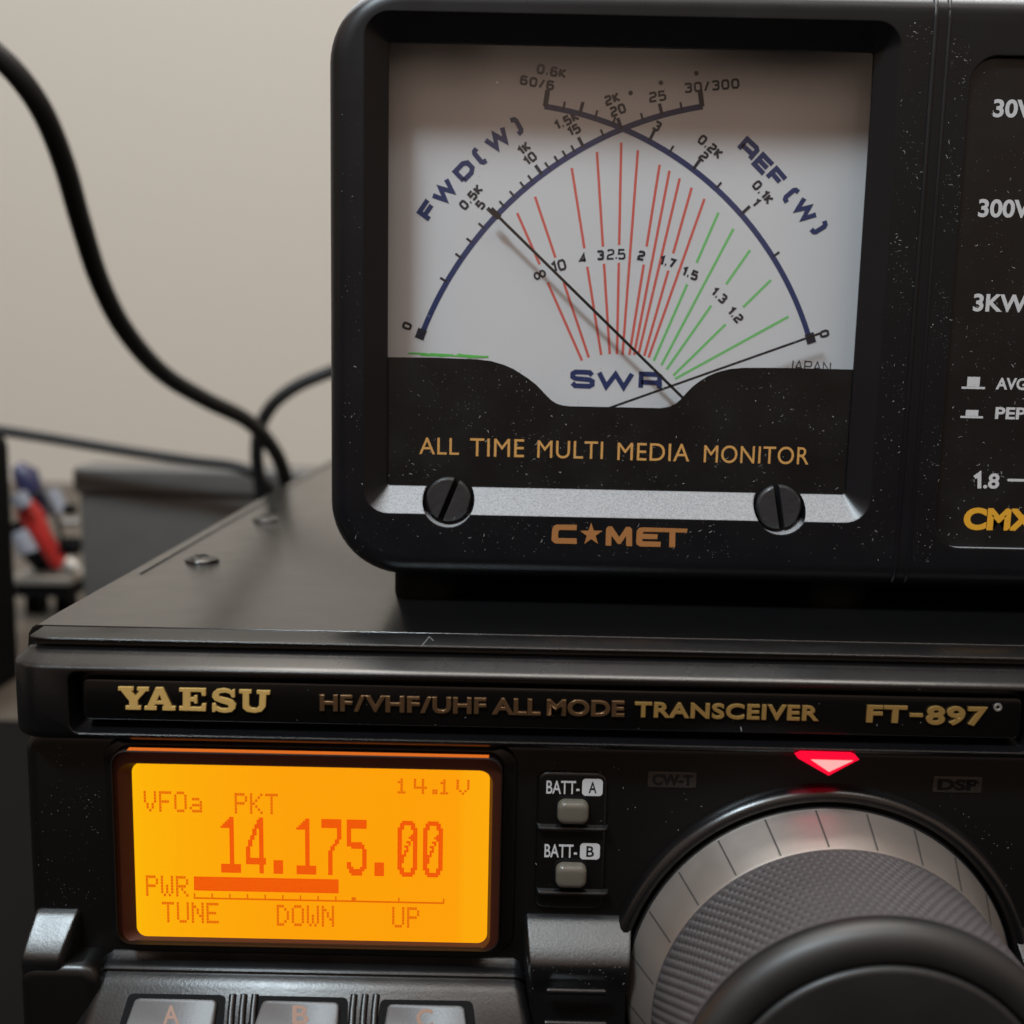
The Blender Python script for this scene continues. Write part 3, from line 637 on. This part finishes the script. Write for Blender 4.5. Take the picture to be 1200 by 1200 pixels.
dt('2', 751.5, 299.5, -8); dt('1.7', 782, 307, -14); dt('1.5', 808.5, 320.5, -20); dt('1.3', 842.5, 346, -38); dt('1.2', 861.5, 369, -45)
for px, py in ((739, 109), (774.5, 97), (816, 86)):
    q = D2(px, py); mb.prism([[(q[0]+.38*math.cos(k*math.pi/8), q[1]+.38*math.sin(k*math.pi/8)) for k in range(16)]], YD-.03)
dt('JAPAN', 948, 429, -2, 1.5, .2, .22)
mb.build('scale_lettering', M['inkb'], dp, 0)
big_word = lambda: mb.build('scale_lettering', M['ink'], dp, 0)
mb = MB()
for ch, px, py, an, ax in (('F', 502, 246, 56, 1.50), ('W', 520.5, 224.5, 50, 1.45), ('D', 544.5, 200, 46, 1.42), ('(', 562, 183, 42, 1.2), ('W', 583, 163, 37, 1.45), (')', 605, 148, 32, 1.2)): dt(ch, px, py, an, 2.0, .78, .2, ax)
big_word(); mb = MB()
for ch, px, py, an, ax in (('R', 877, 174.5, -40, 1.42), ('E', 894.5, 192.5, -43, 1.42), ('F', 909.5, 208.5, -46, 1.45), ('(', 927, 229, -48, 1.2), ('W', 943.5, 246.5, -51, 1.42), (')', 959.5, 266, -56, 1.2)): dt(ch, px, py, an, 2.0, .78, .2, ax)
big_word(); mb = MB()
for ch, px, ax in (('S', 682.5, 1.7), ('W', 721, 2.1), ('R', 762, 1.6)): dt(ch, px, 444.3+(px-684)*.03, -1, 2.28, .82, .2, ax)
big_word()
REDS = [((606, 249.5), (682, 422.5), (310, 331)), ((627, 230.5), (690, 419), (302, 331)), ((670, 197), (704.5, 416), (291, 312.5)), ((699.5, 178), (714.5, 415), (289, 309)), ((728, 167), (723, 415), (287, 308)), ((747.5, 176), (729.5, 416), None),
        ((773, 193), (737.5, 416), (289, 310)), ((784.5, 200), (743, 416), None), ((796.5, 209), (748, 416), None), ((810.5, 220), (755, 417), (297, 317)), ((825.5, 233), (760, 419), None)]
GRNS = [((842, 249), (766, 423), (308, 333)), ((859.5, 268), (775, 428), None), ((879, 293), (781, 433), (333, 358)), ((903.5, 328), (789, 440), (360, 380)), ((924, 371), (791, 444), None)]
for lines, m_ in ((REDS, 'red'), (GRNS, 'green')):
    mb = MB()
    for (xa, ya), (xb, yb), br in lines:
        at = lambda y: (xa+(xb-xa)*(y-ya)/(yb-ya), y)
        for s_, e_ in ([(ya, yb)] if not br else [(ya, br[0]), (br[1], yb)]): mb.ribbon([D2(*at(s_)), D2(*at(e_))], .43, YD-.02)
    mb.build('swr_lines', M[m_], dp, 0)
mb = MB()
for k in range(14):
    x = 480+k*5.2+random.uniform(-4, 4); y = 416+k*.15; q0 = D2(x, y+random.uniform(-2.5, 1)); q1 = D2(x+random.uniform(10, 26), y+random.uniform(-1.5, 1.5)); mb.ribbon([q0, q1], random.uniform(.18, .4), YD-.02-.003*k)
mb.build('marker_line', M['greenm'], dp, 0)
YNE = 177.4
def needle(pa, pb, tip):
    a, b = Vector(P(*pa, YNE)), Vector(P(*pb, YNE)); d = (b-a).normalized(); e = b+d*9
    mb = MB(); mb.ribbon([tuple(a+d*tip), tuple(e)], .46 if tip > 1.5 else .38, YNE, .25); mb.ribbon([tuple(a), tuple(a+d*(tip-.01))], .92 if tip > 1.5 else .4, YNE, .25)
    return mb.build('needle', M['needle'], G, 0)
needle((575, 245), (800, 466), 2.0); needle((962, 390.5), (716, 477.5), 1.0)
# window, its black print and its gold line
win = MB().box(-23.2, 57.4, 173.55, 174.4, 101.2, 177.8).build('window', M['clear'], G, 0)
YM = 173.51
wave = [(440, 418), (453, 418.5), (510, 419), (559, 421), (575, 423), (590, 427.3), (601, 432), (610, 437.5), (619, 443.5), (628, 450.5), (634, 456.5), (640, 463), (645.5, 468.5), (652, 472.8), (659, 475), (667, 476), (700, 476.7), (730, 477.3), (775, 478.3), (785, 476.5), (793, 472.3), (798, 467.5), (803.5, 461.5), (811, 453.5), (820, 446.5), (830, 440.5), (841, 436), (855, 432.5), (871, 431), (910, 431), (960, 432), (997, 433), (1015, 433.3)]
wv = [P(x, y, YM) for x, y in wave]; x_r = 57.3
mb = MB().prism([[(-23.1, 101.3), (x_r, 101.3), (x_r, wv[-1][1])]+wv[::-1][1:-1]+[(-23.1, wv[0][1])]], YM); mb.build('window_print', M['print_black'], win, 0)
mb = MB(); YT = YM-.02
for wd, xl, yt, yb, xr in (('ALL', 491.5, 512.5, 532, 538), ('TIME', 551, 513.5, 534.5, 614.5), ('MULTI', 630, 516, 536.5, 707), ('MEDIA', 724, 518.5, 539, 808.5), ('MONITOR', 825.5, 521.5, 542, 948.5)):
    text(mb, wd, *bb(xl, yt, yb, xr, YT), YT, 0, 0, 1.05)
mb.build('lettering', M['gold'], win, 0)
# window screws
for x, z, an in SCR:
    sc_ = MB().lathe(x, z, [(173.5, 3.75), (172.9, 3.72), (172.85, 3.6), (172.85, .05)], 40, (False, True)).build('window_screw', M['black'], G, 45)
    ca, sa = math.cos(R(90-an)), math.sin(R(90-an)); hw = .46
    for sg in (1, -1):
        a0 = math.asin(hw/3.62); half = [(3.62*math.cos(t), sg*3.62*math.sin(t)) for t in [a0+(math.pi-2*a0)*k/24 for k in range(25)]]
        half2 = [(p_*.9, sg*hw+(q_-sg*hw)*.92) for p_, q_ in half]
        tr = lambda p: (x+ca*p[0]-sa*p[1], z+sa*p[0]+ca*p[1])
        MB().loft([[(tr(p)[0], Y, tr(p)[1]) for p in h_] for h_, Y in ((half, 172.9), (half, 172.1), (half2, 171.75))]).build('screw_half', M['screw'], sc_, 30)
# maker's badge
mb = MB(); cb = lambda x, y: P(620+x/5.714, 600+y/5.714, 169.97)
def pb(*loops): mb.prism([[cb(*p) for p in l] for l in loops], 169.95, 170.02)
pb([(320, 86), (318, 122), (205, 120), (196, 128), (194, 168), (200, 175), (318, 176), (320, 214), (178, 211), (160, 200), (150, 186), (155, 112), (166, 92), (185, 84)])
pb([(416+(78 if k % 2 == 0 else 31)*math.sin(k*math.pi/5), 150-(78 if k % 2 == 0 else 31)*math.cos(k*math.pi/5)) for k in range(10)])
pb([(512, 224), (516, 112), (530, 96), (556, 96), (604, 168), (650, 100), (676, 100), (690, 116), (690, 229), (650, 228), (650, 160), (612, 214), (594, 214), (552, 158), (550, 226)])
pb([(760, 103), (1062, 112), (1056, 138), (980, 136), (978, 236), (938, 236), (940, 135), (768, 132), (758, 146), (862, 150), (858, 182), (757, 180), (760, 196), (882, 200), (880, 233), (744, 231), (722, 218), (716, 200), (722, 126), (736, 108)])
mb.build('badge', M['comet'], G, 0)
# printed label on the right
YLb = 170.85
lp = MB().prism([rrect(68.4, 211.8, 98.1, 173.4, 4.0)], YLb, 171.2).build('label_panel', M['print_black'], G, 0)
YLt = YLb-.03; mb = MB()
for wd, xl, yt, yb, xr in (('30W', 1165, 116, 137.5, 1226), ('300W', 1147.5, 233, 254.5, 1222), ('3KW', 1141.5, 344, 365, 1205), ('AVG', 1167.8, 442.5, 456.5, 1204), ('PEP', 1167, 477, 491, 1203), ('.8', 1153.5, 554.5, 572.5, 1172)):
    text(mb, wd, *bb(xl, yt, yb, xr, YLt), YLt, .03)
mb.ribbon([P(1142, 559.5, YLt), P(1147.7, 555.5, YLt), P(1147.7, 572.3, YLt)], .62, YLt)
for a in ((1127, 453, 455.5, 1154.5), (1134, 441.5, 452.9, 1148.7), (1125.5, 487.3, 489.7, 1152), (1132, 480.3, 487.2, 1146.7), (1181, 561, 564, 1202)):
    x0, z0, x1, z1 = bb(*a, YLt); mb.prism([[(x0, z0), (x1, z0), (x1, z1), (x0, z1)]], YLt)
mb.build('lettering', M['white'], lp, 0)
mb = MB(); text(mb, 'CMX', *bb(1130.5, 594.5, 621, 1217, YLt), YLt, .05); mb.build('lettering', M['yellow'], lp, 0)
MB().box(-16, 206, 190, 268, ZT+.3, 91.3).build('shade_block', M['black'], G)  # black block added to deepen the shadow under the meter
for x in (-14, 55, 120, 200):
    for y in (181, 262): MB().lathe(0, 0, [(0, 5), (4.4, 5)], 24) ; mbf = MB(); mbf.loft([[(x+6*math.cos(k*math.pi/12), y+6*math.sin(k*math.pi/12), z) for k in range(24)] for z in (ZT, 91.6)]); mbf.build('foot', M['black'], G)
# dust: specks and fibres lying on the front
def fleck(mb, x, z, Y, ln, wd, an):
    n = 4; b = random.uniform(-.9, .9); pts = []; cx, cz = x, z
    for k in range(n): pts.append((cx, cz)); cx += ln/n*math.cos(an+b*k); cz += ln/n*math.sin(an+b*k)
    mb.ribbon(pts, wd, Y)
mb = MB(); fine = MB(); rnd = random.Random(3)
ph = [(rnd.uniform(.1, .5), rnd.uniform(.1, .5), rnd.uniform(0, 6)) for _ in range(5)]
def patch(x, z): return .5+.5*math.tanh(.9*sum(math.sin(a*x+b*z+c) for a, b, c in ph))
def scatter(mb, k, box, Y, dens=None, lmax=.7):
    for _ in range(int(k*2.6)):
        x = rnd.uniform(box[0], box[1]); z = rnd.uniform(box[2], box[3])
        if (dens and rnd.random() > dens(x, z)) or rnd.random() > .25+.75*patch(x, z): continue
        t = rnd.random(); tgt = mb if t > .8 else fine
        if t > .90: fleck(tgt, x, z, Y-rnd.uniform(0, .01), lmax*rnd.uniform(.35, 1.2), rnd.uniform(.025, .05), rnd.gauss(0.2, .7))
        else: fleck(tgt, x, z, Y-rnd.uniform(0, .01), min(.4, .09*math.exp(rnd.gauss(0, .55))), rnd.uniform(.04, .11), rnd.gauss(0.2, .8))
scatter(mb, 420, (-20.3, 54.5, 105.8, 125.5), YT-.02, None, .7)
scatter(mb, 90, (-20.3, 54.5, 125, 174.5), YT+.0, lambda x, z: .35 if x > -14 and z < 160 else 1, .6)
scatter(mb, 150, (-27, 58, 95, 101.2), 169.96)
scatter(mb, 160, (57.8, 61.8, 95, 178), 169.96); scatter(mb, 150, (65, 68, 95, 176), 169.96)
scatter(mb, 620, (68.8, 100, 99, 172), YLb-.035, lambda x, z: .55 if z > 150 else 1, .8)
scatter(mb, 40, (-27.5, -24, 97, 165), 169.96)
for b_, m_ in ((mb, 'dust'), (fine, 'dustd')): b_.build('dust', M[m_], G, 0)['kind'] = 'stuff'
mb = MB(); fine = MB(); rnd = random.Random(5)
scatter(mb, 22, (-60, 73, 74.9, 80.2), 145.55, None, .3); scatter(fine, 60, (-69, -59, 45, 70), 148.1, None, .2); scatter(mb, 130, (4, 75, 46, 70), 147.6, lambda x, z: 1 if (x < 19 or x > 60) else .3, .4)
for pts, Y, wd in (([(1076, 808), (1082, 807), (1088, 804), (1094, 803), (1100, 805), (1104, 807)], 145.2, .09), ([(494, 757), (500, 750), (503, 746), (508, 751)], 147.6, .07), ([(1112, 846), (1122, 843), (1130, 841)], 145.5, .06), ([(868, 852), (869, 857)], 145.5, .08)):
    mb.ribbon([P(x, y, Y) for x, y in pts], wd, Y)
scatter(mb, 60, (4, 18, 36, 44), 142.6, None, .3)
for b_, m_ in ((mb, 'dust'), (fine, 'dustd')): b_.build('dust', M[m_], T, 0)['kind'] = 'stuff'

# =================================================================== BEHIND
def smooth(pts, k=8):
    pts = [Vector(p) for p in pts]; out = []
    for i in range(len(pts)-1):
        p0, p1, p2, p3 = pts[max(i-1, 0)], pts[i], pts[i+1], pts[min(i+2, len(pts)-1)]
        for t in range(k):
            t /= k; out.append(.5*((2*p1)+(-p0+p2)*t+(2*p0-5*p1+4*p2-p3)*t*t+(-p0+3*p1-3*p2+p3)*t**3))
    return out+[pts[-1]]
def cable(ctrl, r, label, name='cable'):
    pts = []
    for px, py, Y in ctrl: x, z = P(px, py, Y); pts.append((x, Y, z))
    o = MB().tube(smooth(pts), r, 14).build(name, M['cable'], None, 60); return tag(o, label, 'cable', 'black cables behind the transceiver')
cable([(-420, -60, 300), (-250, -40, 285), (-120, -5, 274), (-60, 25, 270), (-15, 55, 272), (22, 90, 275), (52, 135, 280), (76, 195, 288), (95, 262, 298), (117, 330, 310), (147, 388, 325), (190, 437, 345), (240, 468, 368), (288, 492, 392), (316, 520, 412), (332, 552, 425), (340, 600, 432), (345, 660, 436)], 2.9, 'thickest black cable sweeping down in front of the wall at upper left')
cable([(470, 420, 440), (420, 425, 435), (384, 437, 430), (347, 453, 428), (320, 474, 427), (305, 500, 427), (301, 530, 428), (305, 570, 430), (315, 640, 432)], 2.6, 'black cable curving out from behind the meter down to the transceiver')
cable([(-600, 520, 470), (-300, 490, 450), (-80, 492, 440), (-10, 503, 440), (60, 514, 440), (150, 529, 440), (225, 540, 440), (285, 549, 438), (320, 575, 436), (330, 640, 434)], 2.25, 'thin black cable running level above the grey box')
mt = MB().rbox(-420, 330, 62, 345, .004, 2.2, 2, .3).build('desk_mat', mat('mat_black', (.005, .0045, .004), .95, spec=.08, bump=(900, .3, .2)), None); tag(mt, 'black desk mat lying under the radio', 'desk mat')
# grey box
bx = thing('equipment_box', 'dark grey metal box with overhanging lid behind the transceiver', 'equipment box', (-60, 465, 0))
YX = 455
xl, zt = P(93, 578, YX); xr, _ = P(430, 560, YX); _, ztop = P(90, 546, YX)
MB().rbox(xl, xr, YX, 474, 3, zt+.2, 2, 1).build('box_body', M['box'], bx); MB().rbox(xl-2.2, xr+2, YX-2, 476, zt, ztop, 2.5, 2).build('lid', M['box'], bx)
for x in (xl+12, xr-12): MB().rbox(x-6, x+6, YX+3, YX+16, 0, 3.2, 1, .5).build('foot', M['black'], bx)
# black speaker at the left edge
x, zb = P(23, 815, 400); _, zt = P(20, 503, 400)
sp_ = thing('loudspeaker', 'tall black rounded loudspeaker cabinet cut off at the left edge', 'loudspeaker', (x-40, 370, 0))
MB().rbox(x-100, x, 330, 400, zb, zt, 7, 4, 5).build('cabinet', M['black'], sp_)
for xx in (x-85, x-30): MB().rbox(xx-8, xx+8, 345, 390, 0, zb+.5, 2, 1).build('foot', M['black'], sp_)
# small red tool on its rest
q = lambda px, py, Y=500: Vector((P(px, py, Y)[0], Y, P(px, py, Y)[1]))
b = q(60, 672); tl = thing('crimping_tool', 'small red and white tool with a dark blue cap, beside the grey box', 'tool', (b.x, 500, 0))
MB().tube([q(28, 592), q(38, 606), (q(52, 632)), q(68, 658), q(74, 664)], [5, 5.6, 4.4, 4.2, 3.5], 14).build('red_handle', M['redp'], tl, 60)
MB().tube([q(20, 546, 510), q(30, 556, 510), q(40, 585, 510), q(44, 606, 510)], [3, 6, 5.5, 3], 14).build('blue_cap', M['bluep'], tl, 60)
def ball(c, rx, rz, ry=5):
    return MB().loft([[(c.x+rx*math.cos(2*math.pi*k/18)*math.sin(t), c.y-ry*math.cos(t), c.z+rz*math.sin(2*math.pi*k/18)*math.sin(t)) for k in range(18)] for t in [math.pi*(j+.02)/8.04 for j in range(9)]])
MB().tube([q(20, 580, 492), q(30, 594, 492)], [4.4, 3.4], 12).build('white_plug', M['whitep'], tl, 40); MB().tube([q(22, 622, 490), q(33, 648, 490)], [3.6, 4.8], 12).build('white_plug', M['whitep'], tl, 40)
MB().tube([q(56, 574, 520), q(66, 602, 520)], [5.5, 6.5], 12).build('white_grip', M['whitep'], tl, 40); MB().tube([q(77, 658, 498), q(88, 667, 498)], [3.2, 3.8], 12).build('metal_tip', M['steel'], tl, 40)
MB().tube([q(76, 597, 505), q(88, 597, 505)], 2.6, 12).build('black_nut', M['black'], tl); MB().tube([q(74, 612, 505), q(92, 612, 505)], 1.8, 12).build('metal_nut', M['steel'], tl)
MB().tube([q(76, 640, 505), q(92, 640, 505)], 4.5, 12).build('black_nut', M['black'], tl)
MB().tube([q(22, 610, 512), q(45, 640, 512), q(62, 662, 512)], [6, 9, 8], 14).build('tool_body', M['black'], tl, 60)
MB().tube(smooth([q(30, 600, 500), q(46, 575, 505), (q(64, 600, 500)), q(72, 640, 498), q(60, 668, 500)]), 1.1, 8).build('thin_wire', M['cable'], tl, 60)
p0, p1 = q(18, 672), q(92, 668)
MB().box(p0.x, p1.x, 488, 520, p0.z-2.5, p0.z).build('metal_rest', M['steel'], tl)
MB().box(p0.x+4, p1.x, 490, 518, p0.z-9, p0.z-2.6).build('rest_base', M['black'], tl)
for xx in (p0.x+8, p1.x-8): MB().box(xx-3, xx+3, 498, 510, 0, p0.z-8.8).build('rest_leg', M['black'], tl)
